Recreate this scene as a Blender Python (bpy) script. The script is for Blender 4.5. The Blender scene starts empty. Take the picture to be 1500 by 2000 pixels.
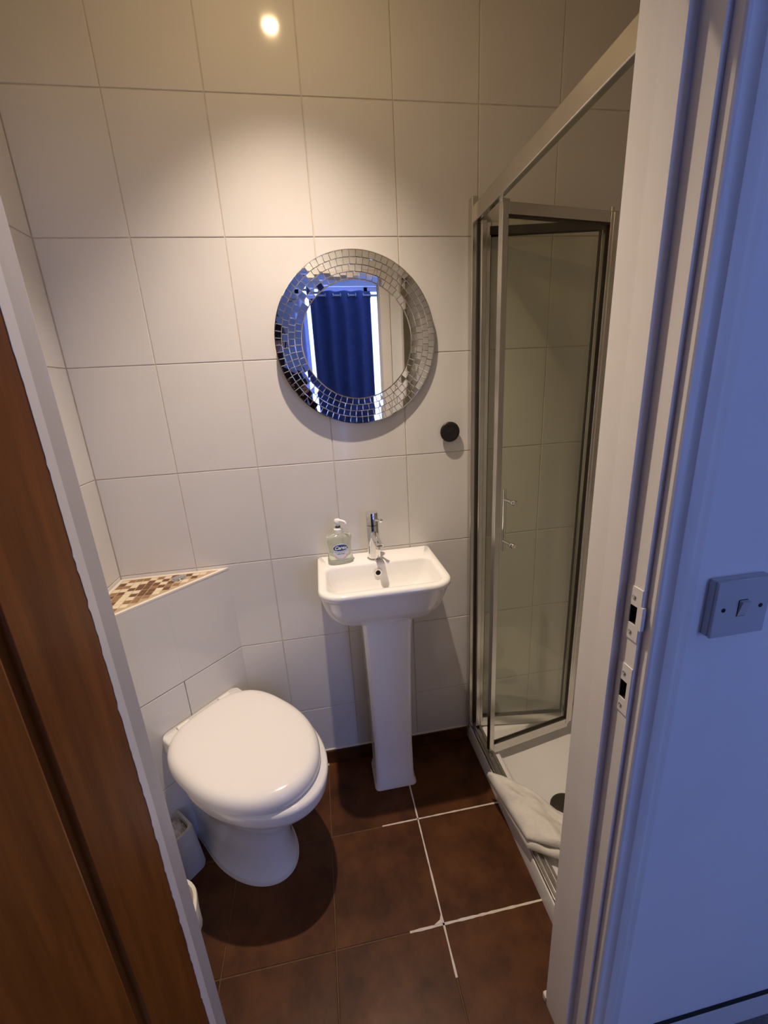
import bpy, bmesh, math, random
from mathutils import Vector, Matrix
random.seed(7)
C = bpy.context.scene.collection
S = bpy.context.scene
PI = math.pi
R = math.radians

# ------------------------------------------------------------------ camera
CAM = Vector((0.4801, -1.3935, 1.4923))
yaw, pit, rol = 0.1476, 0.2908, -0.0563
fw = Vector((math.sin(yaw)*math.cos(pit), math.cos(yaw)*math.cos(pit), -math.sin(pit)))
rr = fw.cross(Vector((0, 0, 1))).normalized(); uu = rr.cross(fw)
r2 = rr*math.cos(rol) + uu*math.sin(rol); u2 = -rr*math.sin(rol) + uu*math.cos(rol)
CM = Matrix(((r2.x, u2.x, -fw.x, CAM.x), (r2.y, u2.y, -fw.y, CAM.y), (r2.z, u2.z, -fw.z, CAM.z), (0, 0, 0, 1)))
cd = bpy.data.cameras.new('camera'); cam = bpy.data.objects.new('camera', cd); C.objects.link(cam)
cam.matrix_world = CM
cd.sensor_fit = 'HORIZONTAL'; cd.sensor_width = 36; cd.lens = 804.2/1500*36
cd.clip_start = 0.01
S.camera = cam
# ------------------------------------------------------------------ view, world, lights
vs = S.view_settings
vs.view_transform = 'Standard'; vs.look = 'None'; vs.gamma = 1; vs.use_curve_mapping = False
S.display_settings.display_device = 'sRGB'
vs.exposure = 0.0
w = bpy.data.worlds.new('world'); S.world = w; w.use_nodes = True
w.node_tree.nodes['Background'].inputs[0].default_value = (0.35, 0.5, 1, 1)
w.node_tree.nodes['Background'].inputs[1].default_value = 0.3
LAMP = Vector((0.457, -0.42, 2.66))
LAMP_W, LAMP_COL = 110.0, (1.0, 0.815, 0.645)
SKY_STRENGTH, SKY_COL = 5.4, (0.30, 0.42, 1.0)

# ------------------------------------------------------------------ materials
def mat(name, col, rough=0.5, metal=0.0, noise=0.0, nscale=20.0, bump=0.0, bscale=80.0, spec=0.5, coat=0.0, emit=None, es=0.0, trans=0.0, ior=1.45):
    m = bpy.data.materials.new(name); m.use_nodes = True
    nt = m.node_tree; b = nt.nodes['Principled BSDF']
    b.inputs['Base Color'].default_value = (*col, 1); b.inputs['Roughness'].default_value = rough
    b.inputs['Metallic'].default_value = metal; b.inputs['Specular IOR Level'].default_value = spec
    b.inputs['Coat Weight'].default_value = coat; b.inputs['Transmission Weight'].default_value = trans
    b.inputs['IOR'].default_value = ior
    if emit: b.inputs['Emission Color'].default_value = (*emit, 1); b.inputs['Emission Strength'].default_value = es
    tc = nt.nodes.new('ShaderNodeTexCoord')
    if noise:
        n = nt.nodes.new('ShaderNodeTexNoise'); n.inputs['Scale'].default_value = nscale; n.inputs['Detail'].default_value = 5
        r = nt.nodes.new('ShaderNodeValToRGB')
        r.color_ramp.elements[0].position = .3; r.color_ramp.elements[1].position = .7
        r.color_ramp.elements[0].color = (*[c*(1-noise) for c in col], 1)
        r.color_ramp.elements[1].color = (*[min(1, c*(1+noise)) for c in col], 1)
        nt.links.new(tc.outputs['Object'], n.inputs['Vector']); nt.links.new(n.outputs['Fac'], r.inputs['Fac'])
        nt.links.new(r.outputs['Color'], b.inputs['Base Color'])
    if bump:
        n2 = nt.nodes.new('ShaderNodeTexNoise'); n2.inputs['Scale'].default_value = bscale; n2.inputs['Detail'].default_value = 3
        bp = nt.nodes.new('ShaderNodeBump'); bp.inputs['Strength'].default_value = bump; bp.inputs['Distance'].default_value = 0.002
        nt.links.new(tc.outputs['Object'], n2.inputs['Vector']); nt.links.new(n2.outputs['Fac'], bp.inputs['Height'])
        nt.links.new(bp.outputs['Normal'], b.inputs['Normal'])
    return m

M = {}
M['tile'] = mat('white_glazed_tile', (.70, .68, .65), .09, noise=.02, nscale=6, bump=.03, bscale=9)
M['grout'] = mat('beige_grout', (.62, .54, .46), .9, noise=.12, nscale=30)
M['paint'] = mat('white_gloss_paint', (.83, .80, .77), .34, noise=.03, nscale=9, bump=.06, bscale=30)
M['shadepaint'] = mat('shaded_white_paint', (.55, .52, .51), .4, noise=.04, nscale=9, bump=.06, bscale=30)  # white paint greyed: the left lining's shade is put into the colour
M['wallpaint'] = mat('white_wall_paint', (.86, .86, .87), .7, noise=.02, nscale=5, bump=.06, bscale=60)
M['ceil'] = mat('ceiling_paint', (.82, .61, .30), .8, noise=.02)  # ceiling out of view; yellow put in to warm light bounced onto upper walls
M['ceramic'] = mat('white_ceramic', (.91, .90, .88), .07, coat=.5, noise=.01, nscale=3)
M['plastic'] = mat('white_seat_plastic', (.93, .91, .88), .14, noise=.01, nscale=3)
M['acrylic'] = mat('tray_acrylic', (.80, .78, .76), .25, noise=.02, nscale=5)
M['chrome'] = mat('chrome', (.82, .82, .82), .08, 1.0, noise=.03)
M['satin'] = mat('satin_aluminium', (.66, .64, .60), .24, 1.0, noise=.06, nscale=12)
M['alu_dark'] = mat('dark_seal', (.035, .028, .02), .5, noise=.1)
M['black'] = mat('black_rubber', (.012, .011, .011), .42, noise=.1)
M['darkhole'] = mat('dark_hole', (.01, .008, .006), .9, noise=.1)
M['mirror'] = mat('mirror_silver', (.90, .91, .92), .012, 1.0, noise=.01)
M['mirgrout'] = mat('mirror_grout', (.42, .39, .35), .8, noise=.1)
M['whitegrout'] = mat('white_grout', (.72, .64, .55), .85, noise=.1, nscale=60)
M['floorgrout'] = mat('brown_grout', (.13, .075, .04), .9, noise=.2, nscale=60)
M['towel'] = mat('white_terry', (.80, .76, .70), .95, noise=.04, nscale=60, bump=.9, bscale=450)
M['cream'] = mat('cream_glass_mosaic', (.80, .70, .52), .12, noise=.05)
M['brown1'] = mat('brown_glass_mosaic', (.16, .07, .03), .12, noise=.1)
M['brown2'] = mat('tan_glass_mosaic', (.32, .18, .09), .12, noise=.1)
M['mosbed'] = mat('tan_mosaic_grout', (.50, .38, .26), .9, noise=.1, nscale=60)
M['sealant'] = mat('white_sealant', (.80, .74, .66), .5, noise=.04)
M['binbag'] = mat('cream_bin_liner', (.78, .74, .64), .45, noise=.04, bump=.4, bscale=30)
M['binplastic'] = mat('grey_white_plastic', (.52, .50, .47), .5, noise=.06, bump=.1)
M['tissue'] = mat('crumpled_tissue', (.62, .57, .54), .95, noise=.18, nscale=70, bump=.6, bscale=90)
M['switch'] = mat('switch_plastic', (.55, .55, .57), .35, noise=.02)
M['navy'] = mat('navy_curtain', (.15, .21, .44), .85, noise=.1, bump=.3, bscale=300)
M['carpet'] = mat('grey_carpet', (.18, .17, .17), .95, noise=.2, nscale=80, bump=.5, bscale=300)
M['skin'] = mat('skin', (.50, .30, .22), .5, noise=.05)
M['hair'] = mat('dark_hair', (.02, .014, .01), .6, noise=.2, bump=.5, bscale=200)
M['shirt'] = mat('dark_jumper', (.035, .022, .022), .9, noise=.15, bump=.5, bscale=200)
M['trousers'] = mat('dark_trousers', (.02, .022, .03), .9, noise=.15, bump=.4, bscale=200)
M['phone'] = mat('phone_black', (.012, .012, .014), .25, noise=.05)
M['lens'] = mat('phone_lens', (.02, .02, .04), .05, noise=.05)
M['bluelabel'] = mat('navy_label', (.02, .06, .22), .35, noise=.03)
M['paperlabel'] = mat('pale_label', (.62, .66, .72), .4, noise=.03)
M['pinklabel'] = mat('pink_label', (.62, .38, .34), .4, noise=.03)
M['whiteprint'] = mat('white_print', (.85, .86, .88), .4, noise=.01)
M['pump'] = mat('frosted_pump', (.80, .80, .79), .3, noise=.02)
M['lampglow'] = mat('lamp_lens', (.9, .8, .7), .4, emit=(1.0, .70, .37), es=400, noise=.01)
M['skypane'] = mat('daylight_window', (.5, .6, .8), .3, emit=SKY_COL, es=SKY_STRENGTH, noise=.01)

# soap: clear slightly green liquid
M['soap'] = mat('clear_soap', (.80, .84, .74), .08, trans=.75, ior=1.35, noise=.02)

def glass_mat():
    m = bpy.data.materials.new('shower_glass'); m.use_nodes = True; nt = m.node_tree; nt.nodes.clear()
    o = nt.nodes.new('ShaderNodeOutputMaterial'); mx = nt.nodes.new('ShaderNodeMixShader')
    t = nt.nodes.new('ShaderNodeBsdfTransparent'); g = nt.nodes.new('ShaderNodeBsdfGlossy'); lw = nt.nodes.new('ShaderNodeLayerWeight'); pw = nt.nodes.new('ShaderNodeMath'); pw.operation = 'POWER'; pw.inputs[1].default_value = 5.0; fr = nt.nodes.new('ShaderNodeMath'); fr.operation = 'MULTIPLY_ADD'; fr.inputs[1].default_value = .96; fr.inputs[2].default_value = .04
    n = nt.nodes.new('ShaderNodeTexNoise'); n.inputs['Scale'].default_value = 6
    mr = nt.nodes.new('ShaderNodeMapRange'); mr.inputs[3].default_value = .985; mr.inputs[4].default_value = .998
    cb = nt.nodes.new('ShaderNodeCombineColor')
    tc = nt.nodes.new('ShaderNodeTexCoord'); nt.links.new(tc.outputs['Object'], n.inputs['Vector'])
    nt.links.new(n.outputs['Fac'], mr.inputs[0])
    for i, k in enumerate((.995, 1.0, .965)):
        mu = nt.nodes.new('ShaderNodeMath'); mu.operation = 'MULTIPLY'; mu.inputs[1].default_value = k
        nt.links.new(mr.outputs[0], mu.inputs[0]); nt.links.new(mu.outputs[0], cb.inputs[i])
    nt.links.new(cb.outputs[0], t.inputs['Color'])
    g.inputs['Roughness'].default_value = .03; g.inputs['Color'].default_value = (.9, .92, .88, 1)
    lw.inputs['Blend'].default_value = .5; nt.links.new(lw.outputs['Facing'], pw.inputs[0]); nt.links.new(pw.outputs[0], fr.inputs[0])
    nt.links.new(fr.outputs[0], mx.inputs[0]); nt.links.new(t.outputs[0], mx.inputs[1]); nt.links.new(g.outputs[0], mx.inputs[2])
    nt.links.new(mx.outputs[0], o.inputs[0]); return m
M['glass'] = glass_mat()

def floor_mat():
    m = mat('brown_floor_tile', (.10, .04, .015), .42, spec=.28)
    nt = m.node_tree; b = nt.nodes['Principled BSDF']; tc = nt.nodes.new('ShaderNodeTexCoord')
    oi = nt.nodes.new('ShaderNodeObjectInfo'); ad = nt.nodes.new('ShaderNodeVectorMath'); ad.operation = 'ADD'
    nt.links.new(tc.outputs['Object'], ad.inputs[0]); nt.links.new(oi.outputs['Location'], ad.inputs[1])
    n = nt.nodes.new('ShaderNodeTexNoise'); n.inputs['Scale'].default_value = 9; n.inputs['Detail'].default_value = 7; n.inputs['Roughness'].default_value = .62
    r = nt.nodes.new('ShaderNodeValToRGB'); e = r.color_ramp.elements
    e[0].position = .3; e[0].color = (.042, .0125, .0035, 1); e[1].position = .72; e[1].color = (.125, .045, .014, 1)
    nt.links.new(ad.outputs[0], n.inputs['Vector']); nt.links.new(n.outputs['Fac'], r.inputs[0]); nt.links.new(r.outputs[0], b.inputs['Base Color'])
    bp = nt.nodes.new('ShaderNodeBump'); bp.inputs['Strength'].default_value = .12; bp.inputs['Distance'].default_value = .002
    nt.links.new(n.outputs['Fac'], bp.inputs['Height']); nt.links.new(bp.outputs[0], b.inputs['Normal'])
    return m
M['floor'] = floor_mat()

def wood_mat():
    m = mat('brown_veneer', (.1, .04, .01), .38, spec=.22)
    nt = m.node_tree; b = nt.nodes['Principled BSDF']; tc = nt.nodes.new('ShaderNodeTexCoord')
    mp = nt.nodes.new('ShaderNodeMapping'); mp.inputs['Scale'].default_value = (14, 14, .9)
    n = nt.nodes.new('ShaderNodeTexNoise'); n.inputs['Scale'].default_value = 4; n.inputs['Detail'].default_value = 8; n.inputs['Roughness'].default_value = .6
    r = nt.nodes.new('ShaderNodeValToRGB'); e = r.color_ramp.elements
    e[0].position = .28; e[0].color = (.125, .036, .005, 1); e[1].position = .75; e[1].color = (.26, .088, .015, 1)
    nt.links.new(tc.outputs['Object'], mp.inputs[0]); nt.links.new(mp.outputs[0], n.inputs['Vector'])
    nt.links.new(n.outputs['Fac'], r.inputs[0]); nt.links.new(r.outputs[0], b.inputs['Base Color'])
    return m
M['wood'] = wood_mat()

# ------------------------------------------------------------------ helpers
def mesh(name, bm, m=None, smooth=False):
    me = bpy.data.meshes.new(name)
    bmesh.ops.recalc_face_normals(bm, faces=bm.faces[:])
    bm.to_mesh(me); bm.free()
    if m is not None: me.materials.append(m if not isinstance(m, str) else M[m])
    if smooth:
        for p in me.polygons: p.use_smooth = True
        try: me.set_sharp_from_angle(angle=R(smooth if smooth is not True else 40))
        except Exception: pass
    return me
def obj(name, bm, m, parent=None, loc=None, rot=None, smooth=False, bevel=0):
    me = bm if isinstance(bm, bpy.types.Mesh) else mesh(name, bm, m, smooth)
    o = bpy.data.objects.new(name, me); C.objects.link(o)
    if parent: o.parent = parent
    if loc: o.location = loc
    if rot: o.rotation_euler = rot
    if bevel:
        b = o.modifiers.new('bevel', 'BEVEL'); b.width = bevel; b.segments = 3; b.limit_method = 'ANGLE'; b.angle_limit = R(35)
        for p in me.polygons: p.use_smooth = True
        try: me.set_sharp_from_angle(angle=R(50))
        except Exception: pass
    return o
def thing(name, label, cat, loc=(0, 0, 0), rot=(0, 0, 0), group=None):
    o = bpy.data.objects.new(name, None); C.objects.link(o); o.location = loc; o.rotation_euler = rot
    o.empty_display_size = .05
    return tag(o, label, cat, group)
def tag(o, label, cat, group=None):
    o['label'] = label; o['category'] = cat
    if group: o['group'] = group
    return o
def struct(o, label, cat):
    o['kind'] = 'structure'; o['label'] = label; o['category'] = cat; return o
def box(bm, x0, x1, y0, y1, z0, z1):
    v = [bm.verts.new((x, y, z)) for z in (z0, z1) for y in (y0, y1) for x in (x0, x1)]
    for f in ((0, 1, 3, 2), (4, 6, 7, 5), (0, 4, 5, 1), (2, 3, 7, 6), (0, 2, 6, 4), (1, 5, 7, 3)):
        bm.faces.new([v[i] for i in f])
def boxes(*bs):
    bm = bmesh.new()
    for b in bs: box(bm, *b)
    return bm
def loft(bm, secs, cap0=True, cap1=True, closed=True):
    rings = [[bm.verts.new(p) for p in s] for s in secs]
    n = len(rings[0])
    for a, b in zip(rings, rings[1:]):
        for i in range(n if closed else n-1):
            j = (i+1) % n
            bm.faces.new((a[i], a[j], b[j], b[i]))
    if cap0: bm.faces.new(rings[0][::-1])
    if cap1: bm.faces.new(rings[-1])
    return rings
def circ(r, z, n=32, cx=0, cy=0, ry=None):
    return [(cx+r*math.cos(2*PI*i/n), cy+(ry or r)*math.sin(2*PI*i/n), z) for i in range(n)]
def lathe(bm, prof, n=32, cap0=True, cap1=True, mtx=None):
    secs = [circ(max(r, 1e-5), z, n) for r, z in prof]
    if mtx is not None: secs = [[mtx @ Vector(p) for p in s] for s in secs]
    loft(bm, secs, cap0, cap1)
def tube(bm, pts, r, n=12):
    pts = [Vector(p) for p in pts]; secs = []
    t0 = (pts[1]-pts[0]).normalized(); a = t0.orthogonal().normalized()
    for i, p in enumerate(pts):
        t = (pts[min(i+1, len(pts)-1)]-pts[max(i-1, 0)]).normalized()
        a = (a-t*a.dot(t)).normalized(); b = t.cross(a)
        ri = r[i] if isinstance(r, (list, tuple)) else r
        secs.append([p+(a*math.cos(2*PI*k/n)+b*math.sin(2*PI*k/n))*ri for k in range(n)])
    loft(bm, secs)
def rrect(x0, x1, y0, y1, z, rf, rb, n=8):
    """rounded rectangle, y0 is the front (small y) edge; rf/rb front/back corner radius"""
    pts = []
    for cx, cy, r, a0 in ((x1-rf, y0+rf, rf, -90), (x1-rb, y1-rb, rb, 0), (x0+rb, y1-rb, rb, 90), (x0+rf, y0+rf, rf, 180)):
        for i in range(n+1):
            a = R(a0+90*i/n); pts.append((cx+r*math.cos(a), cy+r*math.sin(a), z))
    return pts
def prism(bm, pts, z0, z1):
    loft(bm, [[(x, y, z0) for x, y in pts], [(x, y, z1) for x, y in pts]])

# ------------------------------------------------------------------ tiling
TW, TH, ZE, X1 = 0.2511, 0.33, 0.9368, 0.0244
JT = 0.0026
_tm = {}
def tile_mesh(w, h, m, t=.007, bv=.0012, seed=0):
    k = (round(w, 4), round(h, 4), m, seed)
    if k in _tm: return _tm[k]
    bm = bmesh.new()
    def ring(i, y): return [bm.verts.new(p) for p in ((i, y, i), (w-i, y, i), (w-i, y, h-i), (i, y, h-i))]
    a, b, c = ring(0, t), ring(0, bv), ring(bv, 0)
    for p, q in ((a, b), (b, c)):
        for i in range(4): bm.faces.new((p[i], p[(i+1) % 4], q[(i+1) % 4], q[i]))
    bm.faces.new(c); bm.faces.new(a[::-1])
    _tm[k] = mesh('wall_tile', bm, m); return _tm[k]
def tile_at(parent, origin, rot, u0, u1, v0, v1, m='tile', name='wall_tile', wob=.0012, j=JT, t=.007, ju=None):
    """tile between joint centres u0..u1, v0..v1 in the wall's frame"""
    ju = j if ju is None else ju
    w_, h_ = u1-u0-ju, v1-v0-j
    if w_ < .008 or h_ < .008: return
    me = tile_mesh(w_, h_, m, t)
    o = bpy.data.objects.new(name, me); C.objects.link(o); o.parent = parent
    mt = Matrix.Translation(origin) @ rot @ Matrix.Translation((u0+ju/2, 0, v0+j/2))
    mt = mt @ Matrix.Rotation(random.uniform(-wob, wob), 4, 'X') @ Matrix.Rotation(random.uniform(-wob, wob), 4, 'Z')
    o.matrix_local = mt
    return o
def spans(a, b, off, step):
    """joint positions inside a..b with the ends included"""
    k = math.ceil((a-off)/step+1e-6); out = [a]
    while off+k*step < b-1e-4: out.append(off+k*step); k += 1
    out.append(b); return out
RZ = lambda a: Matrix.Rotation(R(a), 4, 'Z')
XL, XR, YN, HC = -0.2185, 1.78, -0.823, 2.675
SK = 0.066
rows = spans(SK, HC, ZE, TH)

# back wall
wb = struct(obj('wall_back', boxes((XL-.1, XR+.1, .002, .10, 0, HC)), 'grout'), 'white tiled back wall behind the basin, mirror and shower', 'wall')
cols = spans(XL, XR, X1, TW)
for a, b in zip(cols, cols[1:]):
    for c, d in zip(rows, rows[1:]):
        tile_at(wb, (0, 0, 0), RZ(0), a, b, c, d)
# left wall (normal +x; local u = +y)
wl = struct(obj('wall_left', boxes((XL-.1, XL-.002, YN-.11, .0035, 0, HC)), 'grout'), 'narrow strip of white tiled wall left of the corner shelf', 'wall')
lc = spans(YN, 0, -.25, TW)
for a, b in zip(lc, lc[1:]):
    for c, d in zip(rows, rows[1:]):
        tile_at(wl, (XL, 0, 0), RZ(90), a, b, c, d)
# right wall inside the shower (normal -x; local u = -y)
wr = struct(obj('wall_right', boxes((XR+.002, XR+.1, YN-.11, .0035, 0, HC)), 'grout'), 'white tiled end wall inside the shower', 'wall')
rc = spans(0, -YN, .25, TW)
for a, b in zip(rc, rc[1:]):
    for c, d in zip(rows, rows[1:]):
        tile_at(wr, (XR, 0, 0), RZ(-90), a, b, c, d)
# front wall with the doorway
DX0, DX1, DH = .173, .905, 1.985
YW = -.930
wf = struct(obj('wall_front', boxes((-1.2, DX0-.022, YW, YN, 0, HC), (DX1+.040, 3.1, YW, YN, 0, HC), (DX0-.022, DX1+.040, YW, YN, DH+.022, HC)), 'wallpaint'),
            'white painted wall around the doorway, blue in the daylight', 'wall')
# ceilings
struct(obj('ceiling', boxes((XL-.1, XR+.1, YN-.005, .1, HC, HC+.08)), 'ceil'), 'unseen ceiling above the shower room, tinted yellow for its bounce light', 'ceiling')
struct(obj('ceiling', boxes((-1.3, 3.2, -4.2, YN-.006, HC, HC+.08)), 'wallpaint'), 'white ceiling of the bedroom behind the doorway', 'ceiling')

# floor
FT, FX1, FY1 = 0.3103, 0.3914, -0.3097
fl = struct(obj('floor', boxes((XL-.1, XR+.1, YW, .02, -.06, -.0016)), 'floorgrout'), 'dark brown square floor tiles with white grout lines', 'floor')
fxs = spans(XL, 1.01, FX1, FT); fys = spans(YW+.0, 0, FY1, FT)
FR = Matrix.Rotation(R(-90), 4, 'X')
for a, b in zip(fxs, fxs[1:]):
    for c, d in zip(fys, fys[1:]):
        tile_at(fl, (0, 0, 0), FR, a, b, c, d, 'floor', 'floor_tile', wob=.0008, j=.0035, t=.006)
def grout_line(pts, w0):
    bm = bmesh.new(); L = []; Rr = []
    n = 26; (x0, y0), (x1, y1) = pts
    dx, dy = x1-x0, y1-y0; l = math.hypot(dx, dy); nx, ny = -dy/l, dx/l
    for i in range(n+1):
        t = i/n; w_ = w0*(.75+.5*random.random())/2; cx, cy = x0+dx*t, y0+dy*t
        L.append(bm.verts.new((cx+nx*w_, cy+ny*w_, .0006))); Rr.append(bm.verts.new((cx-nx*w_, cy-ny*w_, .0006)))
    for i in range(n): bm.faces.new((L[i], L[i+1], Rr[i+1], Rr[i]))
    r = bmesh.ops.extrude_face_region(bm, geom=bm.faces[:])
    for v in r['geom']:
        if isinstance(v, bmesh.types.BMVert): v.co.z -= .003
    return obj('grout_line', bm, 'whitegrout', fl)
x2 = FX1+FT; x1 = FX1; y1, y2 = FY1, FY1-FT
grout_line([(x2, -.16), (x2, -.735)], .0052)
grout_line([(x2-.10, y2), (1.006, y2)], .0062)
grout_line([(x2-.13, y1), (1.006, y1)], .0052)
grout_line([(x1, -.002), (x1, -.018)], .006)
grout_line([(x1-.02, -.001), (1.0, -.001)], .004)
bm = bmesh.new()   # smear of grout at the crossing
vv = [(x2-.03, y2+.002), (x2-.002, y2+.002), (x2-.002, y2+.024), (x2-.008, y2+.012)]
prism(bm, vv, -.001, .0006); obj('grout_smear', bm, 'whitegrout', fl)
# baseboard
bb = struct(obj('baseboard_back', boxes((.14, 1.0, -.004, .004, 0, SK-.002)), 'whitegrout'), 'dark brown tile skirting along the back wall under the basin', 'baseboard')
for a, b in ((.128, x1-.004), (x1-.004, x2-.006), (x2-.006, 1.0)):
    tile_at(bb, (0, -.009, 0), RZ(0), a, b, .001, SK-.003, 'floor', 'skirting_tile', wob=0)
obj('sealant_bead', boxes((.13, 1.0, -.005, .002, SK-.003, SK+.001)), 'sealant', bb)

# boxed-in corner (diagonal)
K = .128; q2 = math.sqrt(2); BH = .9255
cb = struct(obj('wall_corner', (lambda b: (prism(b, [(XL, .003), (K-.006, .003), (XL, -(K-.006-XL))][::-1], 0, BH-.006), b)[1])(bmesh.new()), 'sealant'),
            'diagonal tiled boxing across the left corner behind the toilet', 'wall')
smid = (-.034-.154)/q2
s0, s1 = -(K-XL-XL)/q2*1.0, K/q2       # ends of the diagonal in s
s0 = (XL + (XL-K))/q2
org = Vector((K/2, -K/2, 0))
for c, d in ((.0, .277), (.277, .6075), (.6075, BH)):
    jj = -.0018 if c > .6 else JT
    tile_at(cb, org, RZ(45), s0, smid, c, d, ju=jj, wob=0); tile_at(cb, org, RZ(45), smid, s1, c, d, ju=jj, wob=0)
obj('shelf_trim', (lambda b: (prism(b, [(XL+.001, -.0005), (K+.001, -.0005), (XL+.001, -(K-XL)+.001)][::-1], BH-.0055, BH), b)[1])(bmesh.new()), 'sealant', cb)
obj('mosaic_bed', (lambda b: (prism(b, [(XL+.013, -.013), (K-.030, -.013), (XL+.013, -(K-.030-XL))][::-1], BH-.001, BH+.0004), b)[1])(bmesh.new()), 'mosbed', cb)
pitch = .0222; mt = .0200; msh = {}
for k in ('cream', 'brown1', 'brown2'):
    bm = bmesh.new(); b_ = .001
    loft(bm, [[(0, 0, -.003), (mt, 0, -.003), (mt, mt, -.003), (0, mt, -.003)], [(0, 0, .0006), (mt, 0, .0006), (mt, mt, .0006), (0, mt, .0006)],
              [(b_, b_, .0012), (mt-b_, b_, .0012), (mt-b_, mt-b_, .0012), (b_, mt-b_, .0012)]])
    msh[k] = mesh('mosaic_tile', bm, k)
BTN = Vector((-.018, -.052))
for i in range(20):
    for j in range(20):
        x = XL+.016+i*pitch; y = -.016-(j+1)*pitch
        if (x+mt)-y > K-.008: continue
        cx, cy = x+mt/2, y+mt/2
        if (Vector((cx, cy))-BTN).length < .028: continue
        o = obj('mosaic_tile', msh[random.choices(('cream', 'brown1', 'brown2'), (.32, .40, .28))[0]], None, cb)
        o.location = (x+random.uniform(-.0004, .0004), y+random.uniform(-.0004, .0004), BH)
        o.rotation_euler = (random.uniform(-.02, .02), random.uniform(-.02, .02), random.uniform(-.02, .02))
# flush button
fb = thing('flush_button', 'round chrome flush button set in the brown mosaic corner shelf', 'flush button', (BTN.x, BTN.y, BH))
bm = bmesh.new(); lathe(bm, [(.024, -.002), (.024, .003), (.0225, .0045), (.018, .0045), (.018, .002)], 36); obj('bezel', bm, 'chrome', fb, smooth=True)
bm = bmesh.new(); lathe(bm, [(.0172, .001), (.0172, .0052), (.016, .0064), (.0, .0072)], 36, cap1=False); obj('push_plate', bm, 'chrome', fb, smooth=True)

# ------------------------------------------------------------------ door lining, architraves
def wall_struct(name, bm, m, label, bevel=0):
    return struct(obj(name, bm, m, bevel=bevel), label, 'trim')
# right lining: room-side strip + stop + rebate with strike plates
YS = -.893; YF = -.9265; XRB = .9195
holes = [(1.150, 1.190, -.934+.030, -.9185+.022), (1.012, 1.052, -.934+.028, -.9185+.020)]
h = [(1.134, 1.164), (.999, 1.031)]
hy = (-.9195, -.9055)
segs = []
zb = [0] + sorted(v for a in h for v in a) + [DH+.02]
bm = bmesh.new()
prism(bm, [(DX1-.0012, YN+.004), (DX1+.0008, -.857), (DX1+.045, -.857), (DX1+.045, YN+.004)], 0, DH+.02)   # room-side piece
box(bm, DX1+.0008, DX1+.045, YS, -.8568, 0, DH+.02)            # stop
for i in range(0, len(zb)-1):
    z0, z1 = zb[i], zb[i+1]
    if i % 2 == 0: box(bm, XRB, DX1+.045, YF, YS, z0, z1)
    else:
        box(bm, XRB, DX1+.045, YF, hy[0], z0, z1); box(bm, XRB, DX1+.045, hy[1], YS, z0, z1)
        box(bm, XRB+.016, DX1+.045, hy[0], hy[1], z0, z1)
tr = wall_struct('trim_1', bm, 'paint', 'white painted door lining on the right with lock keeps cut in')
for a, b in h:
    e_ = .0006; xa, xb, ya, yb = XRB+.0006, XRB+.0158, hy[0], hy[1]
    obj('keep_recess', boxes((xb-e_, xb, ya+e_, yb-e_, a+e_, b-e_), (xa, xb, ya, ya+e_, a, b), (xa, xb, yb-e_, yb, a, b), (xa, xb, ya, yb, a, a+e_), (xa, xb, ya, yb, b-e_, b)), 'darkhole', tr)
for i, (a, b) in enumerate(h):
    bm = bmesh.new(); yy0, yy1 = YF+.0005, YS-.004; za, zc = a-.026, b+.030
    x0, x1_ = XRB-.0012, XRB+.0004
    box(bm, x0, x1_, yy0, yy1, za, a); box(bm, x0, x1_, yy0, yy1, b, zc)
    box(bm, x0, x1_, yy0, hy[0], a, b); box(bm, x0, x1_, hy[1], yy1, a, b)
    if i == 0: box(bm, x0-.0002, x1_+.004, YF-.0035, YF+.001, a-.004, b+.004)   # lip folded round the edge
    sp = obj('strike_plate', bm, 'paint', tr)
    for zs in (a-.014, b+.014):
        bm = bmesh.new(); lathe(bm, [(.0034, 0), (.0034, .0007), (.0026, .0011), (.0008, .0006)], 14, mtx=Matrix.Translation((x0, (yy0+yy1)/2, zs)) @ Matrix.Rotation(R(-90), 4, 'Y'))
        obj('screw', bm, 'satin', sp, smooth=True)
# left lining
tl = wall_struct('trim_2', boxes((DX0-.030, DX0, YS+.005, YN+.004, 0, DH+.02), (DX0-.030, DX0-.0145, YF, YS+.005, 0, DH+.02)), 'shadepaint', 'white painted door lining on the left beside the brown door', bevel=.0015)
# head lining
wall_struct('trim_3', boxes((DX0, DX1, YS, YN+.004, DH, DH+.02), (DX0-.0145, XRB, YF, YS, DH+.0142, DH+.022)), 'paint', 'white painted head of the door lining')
# architrave: stepped profile swept up, right side
def arch_profile(x0, sgn):
    """profile in (x,y): starts at the lining, runs outwards over the wall"""
    P = [(0, YF-.0005), (0, -.9400), (.0015, -.9425), (.0050, -.9435), (.0062, -.9425), (.0072, -.9400), (.0095, -.9395), (.013, -.9395), (.0165, -.9405), (.020, -.9432), (.0225, -.9462), (.0245, -.9470),
         (.0375, -.9475), (.0400, -.9473), (.0425, -.9460), (.048, -.9415), (.055, -.9370), (.063, -.9340), (.0700, -.9332), (.0725, -.9325), (.073, -.9300)]
    return [(x0+sgn*x, y) for x, y in P]
def sweep_up(pts, z0, z1, m, name, label):
    bm = bmesh.new(); loft(bm, [[(x, y, z0) for x, y in pts], [(x, y, z1) for x, y in pts]])
    o = obj(name, bm, m, smooth=25); return struct(o, label, 'trim')
sweep_up(arch_profile(.927, 1), 0, 2.04, 'paint', 'trim_4', 'white moulded architrave right of the doorway, blue in the daylight')
sweep_up(arch_profile(DX0-.018, -1), 0, 2.04, 'paint', 'trim_5', 'white moulded architrave left of the doorway behind the brown door')
bm = bmesh.new(); pr_ = [(y, x) for x, y in arch_profile(0, 1)]
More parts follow.
